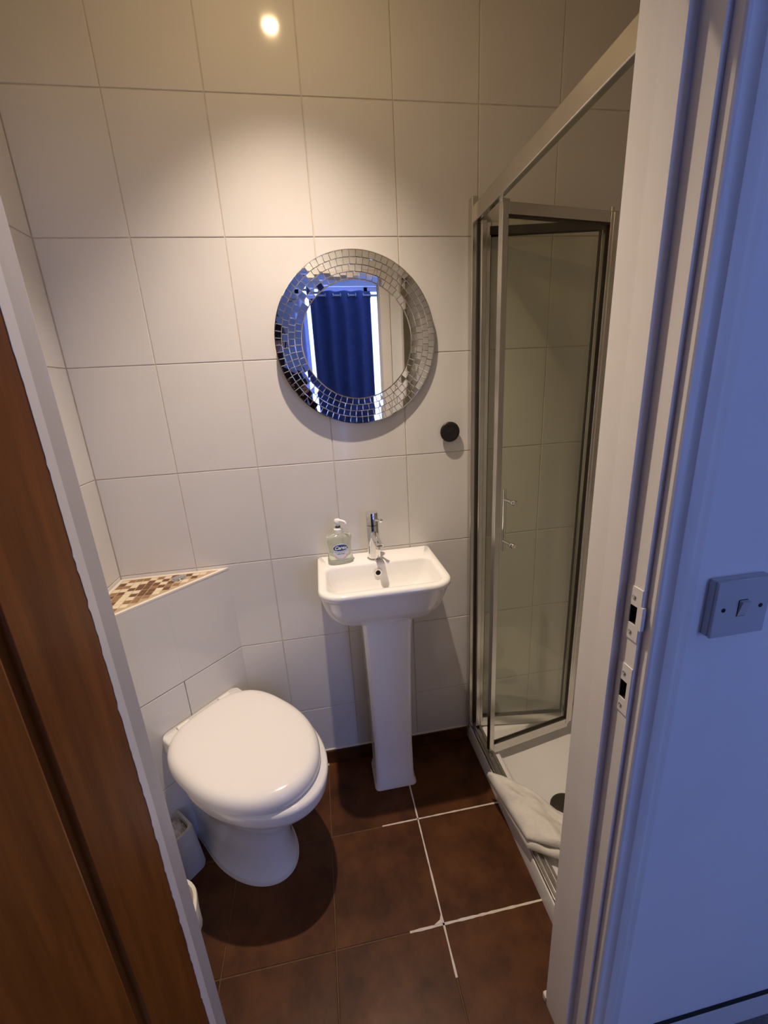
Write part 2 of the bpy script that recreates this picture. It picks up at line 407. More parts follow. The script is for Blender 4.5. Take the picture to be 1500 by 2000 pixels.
loft(bm, [[(x, y, 2.005+z-.006) for y, z in pr_] for x in (DX0-.091, 1.0)]); struct(obj('trim_6', bm, 'paint', smooth=25), 'white moulded architrave over the doorway', 'trim')
# small white threshold block at the lining foot, inside
wall_struct('trim_7', boxes((.901, .930, -.8225, -.808, .0005, .024)), 'sealant', 'short white end of skirting at the foot of the right door lining', bevel=.004)

# ------------------------------------------------------------------ bedroom shell
struct(obj('floor', boxes((-1.3, 3.2, -4.2, YW-.0005, -.06, .0)), 'carpet'), 'grey bedroom floor outside the doorway', 'floor')
struct(obj('wall_bedroom_left', boxes((-1.3, -1.2, -4.1, YW, 0, HC)), 'wallpaint'), 'white side wall of the bedroom, left', 'wall')
struct(obj('wall_bedroom_right', boxes((3.1, 3.2, -4.1, YW, 0, HC)), 'wallpaint'), 'white side wall of the bedroom, right', 'wall')
WX0, WX1, WZ0, WZ1 = .76, 2.25, .55, 2.52
struct(obj('wall_bedroom_window', boxes((-1.3, WX0, -4.2, -4.0, 0, HC), (WX1, 3.2, -4.2, -4.0, 0, HC), (WX0, WX1, -4.2, -4.0, 0, WZ0), (WX0, WX1, -4.2, -4.0, WZ1, HC)), 'wallpaint'),
       'white bedroom wall around the curtained window, seen in the mirror', 'wall')
wd = struct(obj('window_1', boxes((WX0, WX0+.05, -4.12, -4.06, WZ0, WZ1), (WX1-.05, WX1, -4.12, -4.06, WZ0, WZ1), (WX0, WX1, -4.12, -4.06, WZ0, WZ0+.05),
     (WX0, WX1, -4.12, -4.06, WZ1-.05, WZ1), (1.50, 1.55, -4.12, -4.06, WZ0, WZ1)), 'paint', bevel=.004), 'bright bedroom window reflected in the round mirror', 'window')
for a, b in ((WX0+.05, 1.50), (1.55, WX1-.05)):
    obj('pane', boxes((a, b, -4.10, -4.09, WZ0+.05, WZ1-.05)), 'skypane', wd)
struct(obj('baseboard_bedroom', boxes((1.001, 3.1, YW-.0060, YW-.0003, 0, .088)), 'paint', bevel=.004), 'white painted skirting along the wall under the light switch', 'baseboard')
struct(obj('trim_8', boxes((1.001, 3.1, YW-.0062, YW-.0003, .0882, .0915)), 'black'), 'thin black line along the top of the bedroom skirting', 'trim')

# ------------------------------------------------------------------ brown door
# leaf hinged on the left lining, swung open into the bedroom
lx0, lx1, ly0, ly1 = .151, .191, -1.585, -.885
dr = struct(bpy.data.objects.new('door_1', None), 'dark brown veneered door standing open at the left edge', 'door'); C.objects.link(dr); dr.location = (lx0, ly1, 0)
def L(bx): return (bx[0]-lx0, bx[1]-lx0, bx[2]-ly1, bx[3]-ly1, bx[4], bx[5])
st = .135
obj('core_panel', boxes(L((lx0+.006, lx1-.006, ly0+.01, ly1-.01, .02, 1.96))), 'wood', dr)
obj('stile', boxes(L((lx0, lx1, ly1-st, ly1, .008, 1.975))), 'wood', dr, bevel=.003)
obj('stile', boxes(L((lx0, lx1, ly0, ly0+st, .008, 1.975))), 'wood', dr, bevel=.003)
for a, b in ((.008, .20), (1.84, 1.975)): obj('rail', boxes(L((lx0, lx1, ly0+st, ly1-st, a, b))), 'wood', dr, bevel=.003)
obj('raised_panel', boxes(L((lx0+.001, lx1-.0012, ly0+st+.012, ly1-st-.012, .212, 1.828))), 'wood', dr, bevel=.005)
bm = bmesh.new(); n = 240; A = []; B = []
ph = [random.random()*6 for _ in range(4)]
for i in range(n+1):
    z = .01+1.964*i/n
    e = -.0170+.0012*math.sin(z*5+ph[0])+.0006*math.sin(z*23+ph[1])+random.choice((0, 0, .0008, -.0010, -.0022))*random.random()
    A.append(bm.verts.new((lx1-lx0+.0006, -.0005, z))); B.append(bm.verts.new((lx1-lx0+.0006, e, z)))
for i in range(n): bm.faces.new((A[i], B[i], B[i+1], A[i+1]))
r = bmesh.ops.extrude_face_region(bm, geom=bm.faces[:])
for v in r['geom']:
    if isinstance(v, bmesh.types.BMVert): v.co.x -= .001
o = obj('painted_edge', bm, 'paint', dr); o['label'] = 'ragged white paint along the door edge'
for z in (.3, 1.05, 1.75):
    bm = bmesh.new(); lathe(bm, [(.006, 0), (.006, .09)], 14, mtx=Matrix.Translation((-.002, .003, z))); obj('hinge', bm, 'satin', dr, smooth=True)

# ------------------------------------------------------------------ washbasin
wbn = thing('washbasin', 'white rectangular pedestal washbasin under the round mirror', 'basin', (.641, 0, 0))
cx = .641
def bs(x0, x1, y0, z, rf, y1=-.001, rb=.012): return rrect(x0-cx, x1-cx, y0, y1, z, rf, rb, 10)
bm = bmesh.new()
secs = [bs(.555, .728, -.19, .758, .03), bs(.53, .752, -.215, .762, .045), bs(.50, .783, -.242, .775, .055), bs(.474, .808, -.266, .797, .06), bs(.457, .825, -.284, .827, .064), bs(.447, .835, -.299, .862, .066),
        bs(.441, .842, -.311, .892, .068), bs(.4375, .8455, -.318, .903, .070), bs(.4355, .8475, -.322, .909, .071), bs(.435, .848, -.323, .916, .071), bs(.437, .846, -.321, .922, .069), bs(.441, .842, -.317, .9255, .066, -.002),
        bs(.459, .824, -.297, .9258, .044, -.103, .03), bs(.4625, .8205, -.2935, .9235, .042, -.1065, .028), bs(.465, .818, -.2905, .917, .041, -.1085, .028), bs(.472, .811, -.284, .885, .040, -.113, .03),
        bs(.482, .801, -.276, .855, .042, -.119, .035), bs(.498, .785, -.262, .836, .045, -.132, .04), bs(.525, .758, -.240, .828, .045, -.150, .04), bs(.60, .682, -.210, .824, .02, -.180, .014)]
loft(bm, secs)
obj('bowl', bm, 'ceramic', wbn, smooth=60)
bm = bmesh.new(); lathe(bm, [(.006, -.004), (.0075, .001), (.0085, .0035), (.0135, .0035), (.0145, .001), (.0145, -.002)], 28, cap0=False, cap1=False, mtx=Matrix.Translation((.638-cx, -.1145, .893)) @ Matrix.Rotation(R(84), 4, 'X'))
obj('overflow_ring', bm, 'chrome', wbn, smooth=True)
bm = bmesh.new(); lathe(bm, [(.0068, -.002), (.0068, .0008)], 20, mtx=Matrix.Translation((.638-cx, -.1145, .893)) @ Matrix.Rotation(R(84), 4, 'X')); obj('overflow_hole', bm, 'darkhole', wbn)
bm = bmesh.new(); lathe(bm, [(.030, .0), (.030, .003), (.026, .0045), (.019, .002), (.0, .0035)], 28, cap1=False, mtx=Matrix.Translation((.641-cx, -.195, .8235))); obj('waste', bm, 'chrome', wbn, smooth=True)
bm = bmesh.new()
def ps(x0, x1, y0, z, r=.018, y1=-.035): return rrect(x0-cx, x1-cx, y0, y1, z, r, .01, 6)
loft(bm, [ps(.571, .729, -.173, .0), ps(.571, .729, -.173, .014), ps(.576, .724, -.168, .022), ps(.577, .723, -.170, .2), ps(.573, .727, -.180, .5), ps(.568, .733, -.193, .70), ps(.563, .738, -.203, .775)])
obj('pedestal', bm, 'ceramic', wbn, smooth=50)
obj('foot_sealant', (lambda b: (loft(b, [ps(.568, .732, -.176, .0003), ps(.570, .730, -.174, .005)]), b)[1])(bmesh.new()), 'sealant', wbn)

# tap
tp = thing('basin_tap', 'chrome monobloc mixer tap on the back of the washbasin', 'tap', (.635, -.066, .9257))
bm = bmesh.new(); lathe(bm, [(.0255, 0), (.0255, .004), (.0235, .006), (.0215, .006), (.0215, .125)], 36); obj('tap_body', bm, 'chrome', tp, smooth=True)
bm = bmesh.new(); lathe(bm, [(.0218, .127), (.0218, .166), (.0207, .169), (.0, .170)], 36, cap1=False); obj('tap_head', bm, 'chrome', tp, smooth=True)
bm = bmesh.new(); tube(bm, [(0, -.006, .096), (.003, -.035, .090), (.007, -.068, .080), (.009, -.082, .073)], [.0135, .0132, .0128, .0128], 24); sp = obj('spout', bm, 'chrome', tp, smooth=True)
bm = bmesh.new(); lathe(bm, [(.0125, -.010), (.0125, .0), (.010, -.001)], 24, mtx=Matrix.Translation((.0085, -.078, .066)) @ Matrix.Rotation(R(180), 4, 'X')); obj('aerator', bm, 'satin', sp, smooth=True)
bm = bmesh.new(); tube(bm, [(.004, -.014, .146), (.014, -.042, .152), (.020, -.062, .156)], [.0046, .0042, .0042], 14)
lathe(bm, [(.0, -.007), (.005, -.005), (.007, 0), (.005, .005), (0, .007)], 16, False, False, mtx=Matrix.Translation((.0205, -.064, .1565))); obj('lever', bm, 'chrome', tp, smooth=True)

# soap dispenser
sd = thing('soap_dispenser', 'clear pump bottle of hand soap on the left corner of the washbasin', 'soap bottle', (.517, -.066, .9258), (0, 0, R(6)))
def el(a, b, z, n=40, p=2.6):
    o = []
    for i in range(n):
        t = 2*PI*i/n; c_, s_ = math.cos(t), math.sin(t)
        o.append((a*abs(c_)**(2/p)*(1 if c_ > 0 else -1), b*abs(s_)**(2/p)*(1 if s_ > 0 else -1), z))
    return o
bm = bmesh.new()
loft(bm, [el(.039, .019, 0), el(.0435, .0225, .003), el(.044, .023, .012), el(.041, .022, .035), el(.0385, .0215, .055), el(.040, .022, .075), el(.044, .0225, .092), el(.0425, .022, .099), el(.031, .018, .104), el(.014, .0135, .107, p=2), el(.0125, .0125, .112, p=2)])
obj('bottle', bm, 'soap', sd, smooth=50)
bm = bmesh.new(); lathe(bm, [(.0145, .108), (.0145, .122), (.012, .1235), (.009, .1235), (.009, .127)], 26); lathe(bm, [(.0042, .127), (.0042, .142)], 14)
pm = obj('pump_collar', bm, 'pump', sd, smooth=True)
bm = bmesh.new(); lathe(bm, [(.0085, .128), (.0085, .131)], 20); obj('pump_ring', bm, 'black', sd, smooth=True)
bm = bmesh.new(); lathe(bm, [(.009, .139), (.0115, .145), (.0115, .152), (.009, .156), (.0, .157)], 24, cap1=False)
tube(bm, [(.003, -.004, .151), (.012, -.013, .152), (.021, -.023, .1505), (.025, -.027, .144)], [.006, .0052, .0042, .0032], 12); obj('pump_head', bm, 'pump', sd, smooth=True)
def flat_oval(a, b, y, zc, m, name, parent, n=40, th=.0006):
    bm = bmesh.new(); loft(bm, [[(a*math.cos(2*PI*i/n), y-k, zc+b*math.sin(2*PI*i/n)) for i in range(n)] for k in (0, th)]); return obj(name, bm, m, parent)
lb = flat_oval(.0265, .030, -.0232, .047, 'paperlabel', 'label', sd)
flat_oval(.0265, .0125, -.0239, .062, 'whiteprint', 'label_border', lb)
flat_oval(.0250, .0112, -.0246, .062, 'bluelabel', 'label_badge', lb)
bm = bmesh.new(); pts = [(.024*math.cos(a), .027*math.sin(a)) for a in [R(200+140*i/20) for i in range(21)]]
pi_ = [(.0215*math.cos(a), .0245*math.sin(a)) for a in [R(340-140*i/20) for i in range(21)]]
loft(bm, [[(x, -.0239-k, .047+z) for x, z in pts+pi_] for k in (0, .0006)]); obj('label_band', bm, 'pinklabel', lb)
def text(body, size, name, parent, loc, m, shear=0.0, bold=0.0):
    cu = bpy.data.curves.new(name, 'FONT'); cu.body = body; cu.size = size; cu.align_x = 'CENTER'; cu.align_y = 'CENTER'; cu.extrude = .0002; cu.shear = shear; cu.offset = bold
    t = bpy.data.objects.new(name, cu); C.objects.link(t)
    dg = bpy.context.evaluated_depsgraph_get(); me = bpy.data.meshes.new_from_object(t.evaluated_get(dg))
    bpy.data.objects.remove(t); me.materials.clear(); me.materials.append(M[m])
    o = bpy.data.objects.new(name, me); C.objects.link(o); o.parent = parent; o.location = loc; o.rotation_euler = (R(90), 0, 0); return o
text('Carex', .0165, 'label_print', lb, (0, -.0254, .0618), 'whiteprint', .25, .0003)
text('hand wash', .0062, 'label_print', lb, (0, -.0241, .0405), 'bluelabel')

# ------------------------------------------------------------------ mirror
MC = Vector((.6315, -.021, 1.638)); MYAW, MPIT = -2.2, -1.0
a, b = R(MYAW), R(MPIT)
mn = Vector((-math.sin(a)*math.cos(b), -math.cos(a)*math.cos(b), math.sin(b)))
my = -mn; mx = my.cross(Vector((0, 0, 1))).normalized(); mz = mx.cross(my)
mr_ = thing('wall_mirror', 'round mirror with a silver mosaic border above the washbasin', 'mirror')
mr_.matrix_world = Matrix(((mx.x, my.x, mz.x, MC.x), (mx.y, my.y, mz.y, MC.y), (mx.z, my.z, mz.z, MC.z), (0, 0, 0, 1)))
RX = Matrix.Rotation(R(90), 4, 'X')   # z axis -> -y
def disc(prof, n=96): bm = bmesh.new(); lathe(bm, prof, n, mtx=RX); return bm
obj('backing', disc([(.2475, -.008), (.2495, -.007), (.2495, -.001), (.2495, .0)], 120), 'mirgrout', mr_)
obj('hanger_pad', disc([(.06, -.0185), (.06, -.0075)], 32), 'black', mr_)
obj('mirror_glass', disc([(.1708, -.0005), (.1708, .0022), (.1700, .0026)], 120), 'mirror', mr_)
bm = bmesh.new(); n = 120
loft(bm, [[(r_*math.cos(2*PI*i/n), y, r_*math.sin(2*PI*i/n)) for i in range(n)] for r_, y in ((.2485, .0), (.2505, .0), (.2505, -.0024), (.2485, -.0026))], False, False)
obj('glass_rim', bm, 'mirror', mr_)
RW = .0192
for k in range(4):
    rm = .1722+RW*(k+.5); cnt = int(2*PI*rm/.0193); ang = 2*PI/cnt; g = .0010
    r0, r1 = rm-RW/2+g/2, rm+RW/2-g/2; a2 = ang/2
    w0, w1 = r0*math.sin(a2)-g/2, r1*math.sin(a2)-g/2
    bm = bmesh.new(); bv = .0006
    loft(bm, [[(-w0, 0, r0-rm), (w0, 0, r0-rm), (w1, 0, r1-rm), (-w1, 0, r1-rm)], [(-w0, -.0021, r0-rm), (w0, -.0021, r0-rm), (w1, -.0021, r1-rm), (-w1, -.0021, r1-rm)],
              [(-w0+bv, -.0026, r0-rm+bv), (w0-bv, -.0026, r0-rm+bv), (w1-bv, -.0026, r1-rm-bv), (-w1+bv, -.0026, r1-rm-bv)]])
    me = mesh('mirror_mosaic', bm, 'mirror')
    off = random.random()*ang
    for i in range(cnt):
        th = off+i*ang
        o = obj('mosaic_tile', me, None, mr_)
        tlt = .006
        o.matrix_local = Matrix.Rotation(th, 4, 'Y') @ Matrix.Translation((0, 0, rm)) @ Matrix.Rotation(random.gauss(0, tlt), 4, 'X') @ Matrix.Rotation(random.gauss(0, tlt), 4, 'Z') @ Matrix.Rotation(random.gauss(0, .03), 4, 'Y')

# black knob
kb = thing('robe_hook', 'round black knob on the tiled wall between mirror and shower', 'hook', (.929, 0, 1.338)); kb.scale = (1, .60, 1)
bm = bmesh.new(); lathe(bm, [(.020, 0), (.020, .006), (.014, .009), (.012, .018)], 32, mtx=RX); obj('wall_plate', bm, 'black', kb, smooth=True)
bm = bmesh.new(); lathe(bm, [(.013, .012), (.030, .016), (.0335, .020), (.0345, .026), (.0335, .031), (.030, .034), (.022, .0345), (.020, .0335), (.010, .0335), (.008, .0345), (.0, .035)], 48, cap1=False, mtx=RX)
obj('knob_face', bm, 'black', kb, smooth=50)
bm = bmesh.new(); lathe(bm, [(.0028, .0345), (.0028, .0355), (.002, .0358)], 12, mtx=RX @ Matrix.Translation((.0, 0, 0))); obj('centre_screw', bm, 'phone', kb)

# ------------------------------------------------------------------ toilet
tt = thing('toilet', 'white back-to-wall toilet with closed lid in the left corner', 'toilet', (-.0067+.0012, -.1347-.0012, 0), (0, 0, R(-45)))
def egg(d0, d1, wb_, W, z, s=0.0, n=28, pm=.42):
    """outline: flat back at d0 of half width wb_, widening to W, elliptical front"""
    dm = d0+(d1-d0)*pm; right = []
    for i in range(n//2+1):
        t = i/(n//2); d = d0+(dm-d0)*t; e = t*t*(3-2*t); right.append((d, wb_+(W-wb_)*e))
    for i in range(1, n+1):
        a = PI/2*(1-i/n); right.append((dm+(d1-dm)*math.cos(a), W*math.sin(a)))
    left = [(d, -w_) for d, w_ in right[:-1]][::-1]
    return [(d, s+w_, z) for d, w_ in right+left]
bm = bmesh.new()
P_ = [(.362, .105, .118, .0), (.363, .106, .119, .006), (.360, .104, .116, .018), (.352, .100, .109, .03), (.348, .100, .107, .10), (.352, .105, .109, .17), (.372, .112, .117, .24), (.412, .122, .134, .295),
      (.462, .130, .156, .34), (.500, .135, .173, .372), (.519, .138, .182, .395), (.526, .139, .186, .410), (.528, .140, .188, .435), (.527, .140, .188, .446), (.521, .136, .182, .4515)]
loft(bm, [egg(0, d1+.006, wb_, W, z*.975, s=.0+.008*(z/.45)) for d1, wb_, W, z in P_])
obj('pan', bm, 'ceramic', tt, smooth=50)
bm = bmesh.new(); loft(bm, [rrect(.0, .11, -.143+dx, .137-dx, z, .02, .02, 5) for dx, z in ((0, .42), (0, .466), (.002, .471), (.006, .473))])
obj('back_deck', bm, 'ceramic', tt, smooth=50)
bm = bmesh.new(); loft(bm, [egg(0, .372, .108, .1215, .0003), egg(0, .370, .106, .119, .0065)]); obj('foot_sealant', bm, 'sealant', tt)
def sup(d0, d1, W, z, s=0, ins=0, n=72, pf=2.05, pb=2.9, dm=.24):
    o = []
    for i in range(n):
        t = 2*PI*i/n; c_, s_ = math.cos(t), math.sin(t); p = pf if c_ > 0 else pb
        A = (d1-dm-ins) if c_ > 0 else (dm-d0-ins)
        o.append((dm+A*abs(c_)**(2/p)*(1 if c_ > 0 else -1), s+(W-ins)*abs(s_)**(2/p)*(1 if s_ > 0 else -1), z))
    return o
bm = bmesh.new(); loft(bm, [sup(.025, .500, .182, .4400, s=-.004, ins=.006), sup(.025, .500, .182, .442, s=-.004), sup(.025, .500, .182, .447, s=-.004), sup(.025, .500, .182, .449, s=-.004, ins=.004)]); obj('seat', bm, 'plastic', tt, smooth=50)
bm = bmesh.new()
LD = [(.006, .4485), (.001, .4495), (0, .454), (.0008, .469), (.0045, .4805), (.011, .4885), (.020, .4935), (.032, .4960), (.055, .4978), (.09, .4990), (.14, .4998), (.175, .500)]
loft(bm, [sup(.018, .513, .186, z, s=-.005, ins=i_) for i_, z in LD]); obj('lid', bm, 'plastic', tt, smooth=60)
for s in (-.075, .075):
    bm = bmesh.new(); tube(bm, [(.020, s-.02, .474), (.020, s+.02, .474)], .009, 14); obj('hinge', bm, 'plastic', tt, smooth=True)

# toilet-side caddy + bin
cd_ = thing('toilet_brush_caddy', 'small grey-white caddy of crumpled tissue on the floor left of the toilet', 'caddy', (-.108, -.300, .0), (0, 0, R(-45)))
bm = bmesh.new(); W2, D2, HH = .055, .060, .175
def rr2(hx, hy_, z, r=.02, dz=0): return [(x, y, z+dz*(y/hy_ if hy_ else 0)) for x, y, _ in rrect(-hx, hx, -hy_, hy_, 0, r, r, 5)]
loft(bm, [rr2(.068, .052, .0), rr2(.070, .054, .01), rr2(.063, .049, .10), rr2(.057, .045, .165), rr2(.055, .043, .172), rr2(.047, .036, .172), rr2(.046, .035, .12)])
obj('holder', bm, 'binplastic', cd_, smooth=50)
bm = bmesh.new(); N = 14
g = [[bm.verts.new(((i/N-.5)*.088, (j/N-.5)*.066, .150+.022*max(0, 1-((i/N-.5)**2+(j/N-.5)**2)*3.5)+random.uniform(-.005, .005))) for j in range(N+1)] for i in range(N+1)]
for i in range(N):
    for j in range(N): bm.faces.new((g[i][j], g[i+1][j], g[i+1][j+1], g[i][j+1]))
r = bmesh.ops.extrude_face_region(bm, geom=bm.faces[:])
for v in r['geom']:
    if isinstance(v, bmesh.types.BMVert): v.co.z = .125
obj('tissue', bm, 'tissue', cd_, smooth=True)

bn = thing('waste_bin', 'small cream pedal-free bin with a liner behind the brown door', 'bin', (-.050, -.600, 0))
bn['label'] = 'small cream lined waste bin half hidden behind the left door lining'
n = 20
def wav(r, z, amp, k=7): return [((r+amp*math.sin(k*2*PI*i/48+z*40))*math.cos(2*PI*i/48), (r+amp*math.sin(k*2*PI*i/48+z*40))*math.sin(2*PI*i/48), z) for i in range(48)]
bm = bmesh.new(); loft(bm, [wav(.083, 0, 0), wav(.086, .006, 0), wav(.100, .22, 0), wav(.1035, .228, 0), wav(.1035, .232, 0), wav(.098, .232, 0), wav(.082, .01, 0)]); obj('bucket', bm, 'binbag', bn, smooth=50)
bm = bmesh.new(); loft(bm, [wav(.1030, .165, .003), wav(.1065, .20, .003), wav(.107, .225, .0022), wav(.105, .2385, .0015), wav(.097, .238, .0015), wav(.093, .20, .003), wav(.06, .06, .006), wav(.02, .03, 0)], False, True); obj('liner', bm, 'binbag', bn, smooth=True)

# ------------------------------------------------------------------ shower tray
SX0, SX1, SY0, SY1 = 1.006, XR-.003, YN+.003, -.002
TZ = .075
ty = thing('shower_tray', 'white rectangular shower tray with raised edge on the right', 'shower tray', ((SX0+SX1)/2, (SY0+SY1)/2, 0))
mx_, my_ = (SX0+SX1)/2, (SY0+SY1)/2
def ts(i, z, r): return [(x-mx_, y-my_, z) for x, y, _ in rrect(SX0+i, SX1-i, SY0+i, SY1-i, 0, r, r, 6)]
bm = bmesh.new()
loft(bm, [ts(0, .0, .004), ts(0, TZ-.008, .004), ts(.002, TZ-.002, .006), ts(.008, TZ, .008), ts(.060, TZ, .03), ts(.066, TZ-.003, .035), ts(.076, TZ-.028, .045), ts(.088, TZ-.035, .05), ts(.24, TZ-.040, .05)])
obj('tray_body', bm, 'acrylic', ty, smooth=45)
# waste cover (top-level look but moves with tray): dark dome
wc = obj('waste_cover', (lambda b: (lathe(b, [(.060, 0), (.060, .004), (.053, .010), (.034, .014), (.0, .016)], 40, cap1=False), b)[1])(bmesh.new()), 'alu_dark', ty, loc=(1.222-mx_, -.412-my_, TZ-.0385), smooth=True)
wc['label'] = 'dark domed waste cover'

# ------------------------------------------------------------------ shower enclosure
DXP = 1.030                                    # plane of the door track
en = thing('shower_enclosure', 'silver-framed bifold shower door folded open over the white tray', 'shower door', (DXP, 0, 0))
def E(x0, x1, y0, y1, z0, z1): return (x0-DXP, x1-DXP, y0, y1, z0, z1)
ZT0, ZT1 = 1.957, 2.004
obj('header_rail', boxes(E(1.008, 1.026, YN+.004, -.004, ZT0, ZT1), E(1.0265, 1.046, YN+.004, -.004, ZT0+.018, ZT1-.002)), 'satin', en, bevel=.0025)
obj('sill_rail', boxes(E(1.010, 1.050, YN+.004, -.004, TZ, TZ+.014), E(1.018, 1.024, YN+.004, -.004, TZ+.014, TZ+.024), E(1.036, 1.042, YN+.004, -.004, TZ+.014, TZ+.020)), 'satin', en, bevel=.0015)
obj('wall_profile', boxes(E(.998, 1.018, -.030, -.001, TZ+.001, 2.022), E(1.018, 1.030, -.022, -.001, TZ+.014, ZT0)), 'satin', en, bevel=.0025)
obj('jamb_profile', boxes(E(1.020, 1.038, -.052, -.020, TZ+.026, ZT0-.002)), 'satin', en, bevel=.003)
obj('profile_seal', boxes(E(1.0145, 1.0195, -.0345, -.0305, TZ+.03, ZT0-.004)), 'alu_dark', en)
obj('near_profile', boxes(E(1.008, 1.044, YN+.001, YN+.030, TZ+.001, ZT0)), 'satin', en, bevel=.0025)
ZD0, ZD1 = TZ+.030, 1.952
def leaf(p0, p1, name, handle=False, lead=.016, trail=.014):
    """framed glass leaf from p0 to p1 (xy), returns the frame object"""
    p0, p1 = Vector(p0), Vector(p1); d = p1-p0; Ln = d.length; ang = math.atan2(d.y, d.x)
    t = .010
    bm = bmesh.new()
    box(bm, 0, lead, -t, t, ZD0, ZD1); box(bm, Ln-trail, Ln, -t, t, ZD0, ZD1)
    box(bm, lead, Ln-trail, -t*.8, t*.8, ZD0, ZD0+.026); box(bm, lead, Ln-trail, -t*.8, t*.8, ZD1-.030, ZD1)
    fr_ = obj(name, bm, 'satin', en, loc=(p0.x-DXP, p0.y, 0), rot=(0, 0, ang), bevel=.002)
    obj('glass_pane', boxes((lead, Ln-trail, -.0025, .0025, ZD0+.026, ZD1-.030)), 'glass', fr_)
    obj('glazing_seal', boxes((lead, Ln-trail, -t*.85, t*.85, ZD1-.034, ZD1-.0302), (lead, Ln-trail, -t*.85, t*.85, ZD0+.0262, ZD0+.0292),
        (lead, lead+.002, -t*.6, t*.85, ZD0+.03, ZD1-.034), (Ln-trail-.002, Ln-trail, -t*.6, t*.6, ZD0+.03, ZD1-.034)), 'alu_dark', fr_)
    return fr_, Ln
KN = (1.400, -.108)
back, Lb = leaf((1.040, -.030), (KN[0]+.004, KN[1]+.028), 'door_leaf')
front, Lf = leaf((1.022, -.178), (KN[0], KN[1]-.006), 'door_leaf', lead=.020)
bm = bmesh.new(); tube(bm, [(Lb+.006, -.018, ZD0), (Lb+.006, -.018, ZD1+.018)], .0065, 14); obj('fold_hinge', bm, 'satin', back, smooth=True)
obj('hinge_cover', boxes((Lf-.004, Lf+.012, -.012, .030, ZD0+.01, ZD1)), 'satin', front, bevel=.003)
obj('drip_seal', boxes((.004, Lf, -.004, .004, ZD0-.022, ZD0)), 'satin', front, bevel=.001)
obj('drip_seal', boxes((.004, Lb, -.004, .004, ZD0-.022, ZD0)), 'satin', back, bevel=.001)
obj('top_guide', boxes((.0, .024, -.008, .008, ZD1, ZT0+.001)), 'satin', front, bevel=.001)
# handle on the camera side of the front leaf (local -y)
bm = bmesh.new()
hz0, hz1, hx = .960, 1.110, .071
tube(bm, [(hx, .044, hz0-.036), (hx, .044, hz1+.036)], .0066, 18)
for z in (hz0, hz1):
    tube(bm, [(hx, .046, z), (hx, .003, z)], .0062, 16)
obj('handle', bm, 'chrome', front, smooth=40)
for z in (hz0, hz1):
    bm = bmesh.new(); lathe(bm, [(.0095, 0), (.0095, .012), (.0075, .015), (.0, .0155)], 24, cap1=False, mtx=Matrix.Translation((hx, -.003, z)) @ Matrix.Rotation(R(90), 4, 'X')); obj('handle_boss', bm, 'chrome', front, smooth=True)
obj('top_seal', boxes((.012, Lb-.010, -.0115, .0115, ZD1-.034, ZD1-.012)), 'alu_dark', back)

# ------------------------------------------------------------------ towel over the tray edge
tw = thing('bath_towel', 'folded white towel lying over the edge of the shower tray', 'towel', (1.06, -.42, TZ+.01))
def towel_layer(x0, x1, y0, y1, zb, th, seed, sk):
    rnd = random.Random(seed); bm = bmesh.new(); NX, NY = 44, 40
    ph = [rnd.random()*6 for _ in range(6)]
    def H(u, v):
        return .004*math.sin(9*u+5*v+ph[0])+.003*math.sin(17*v-6*u+ph[1])+.003*math.sin(23*u+ph[2])*math.sin(13*v+ph[3])+.0045*math.exp(-((v-.55-.25*u)**2)/.003)
    def P(i, j, top):
        u, v = i/NX, j/NY
        e = min(u, v, 1-u, 1-v)*NX/4.0; e = min(1, e); rnd_ = math.sqrt(max(0, 1-(1-e)**2))
        x = x0+(x1-x0)*u+sk*(1-v); yf = y0-.13*u; yb = y1-.17*u-.10*u*u; y = yf+(yb-yf)*v+.006*math.sin(3*u+ph[4])
        sag = -.030*max(0, min(1, (x-1.075)/.06))
        if x < 1.004: sag -= .35*(1.004-x)
        mid = zb+th/2+sag
        z = mid+(th/2*rnd_+ (H(u, v) if e > .3 else H(u, v)*e/.3)) if top else mid-th/2*rnd_
        return (x-1.06, y+.42, z-TZ-.01)
    T = [[bm.verts.new(P(i, j, True)) for j in range(NY+1)] for i in range(NX+1)]
    B = [[(T[i][j] if i in (0, NX) or j in (0, NY) else bm.verts.new(P(i, j, False))) for j in range(NY+1)] for i in range(NX+1)]
    for i in range(NX):
        for j in range(NY):
            bm.faces.new((T[i][j], T[i+1][j], T[i+1][j+1], T[i][j+1])); bm.faces.new((B[i][j], B[i][j+1], B[i+1][j+1], B[i+1][j]))
    return bm
obj('folded_layer', towel_layer(.973, 1.200, -.545, -.305, TZ+.026, .032, 3, .020), 'towel', tw, smooth=80)
obj('folded_layer', towel_layer(.963, 1.205, -.535, -.290, TZ+.053, .036, 5, .030), 'towel', tw, smooth=80)

# ------------------------------------------------------------------ light switch
sw = thing('light_switch', 'square single light switch on the wall right of the doorway', 'light switch', (1.067, YW, 1.1575))
obj('back_box', boxes((-.0455, .0455, -.0115, 0, -.0455, .0455)), 'switch', sw, bevel=.002)
obj('face_plate', boxes((-.046, .046, -.0165, -.0116, -.046, .046)), 'switch', sw, bevel=.002)
ro = obj('rocker_surround', boxes((-.0075, .0075, -.0170, -.0166, -.0135, .0135)), 'darkhole', sw)
bm = bmesh.new(); loft(bm, [[(x, y, z) for y, z in ((-.0162, -.0128), (-.0172, -.0128), (-.0225, .0120), (-.0162, .0128))] for x in (-.0067, .0067)]); obj('rocker', bm, 'switch', sw)
for s in (-.0314, .0314):
    bm = bmesh.new(); lathe(bm, [(.0034, .0166), (.0034, .0171), (.002, .0173)], 16, mtx=RX @ Matrix.Translation((s, 0, 0))); obj('screw', bm, 'black', sw)

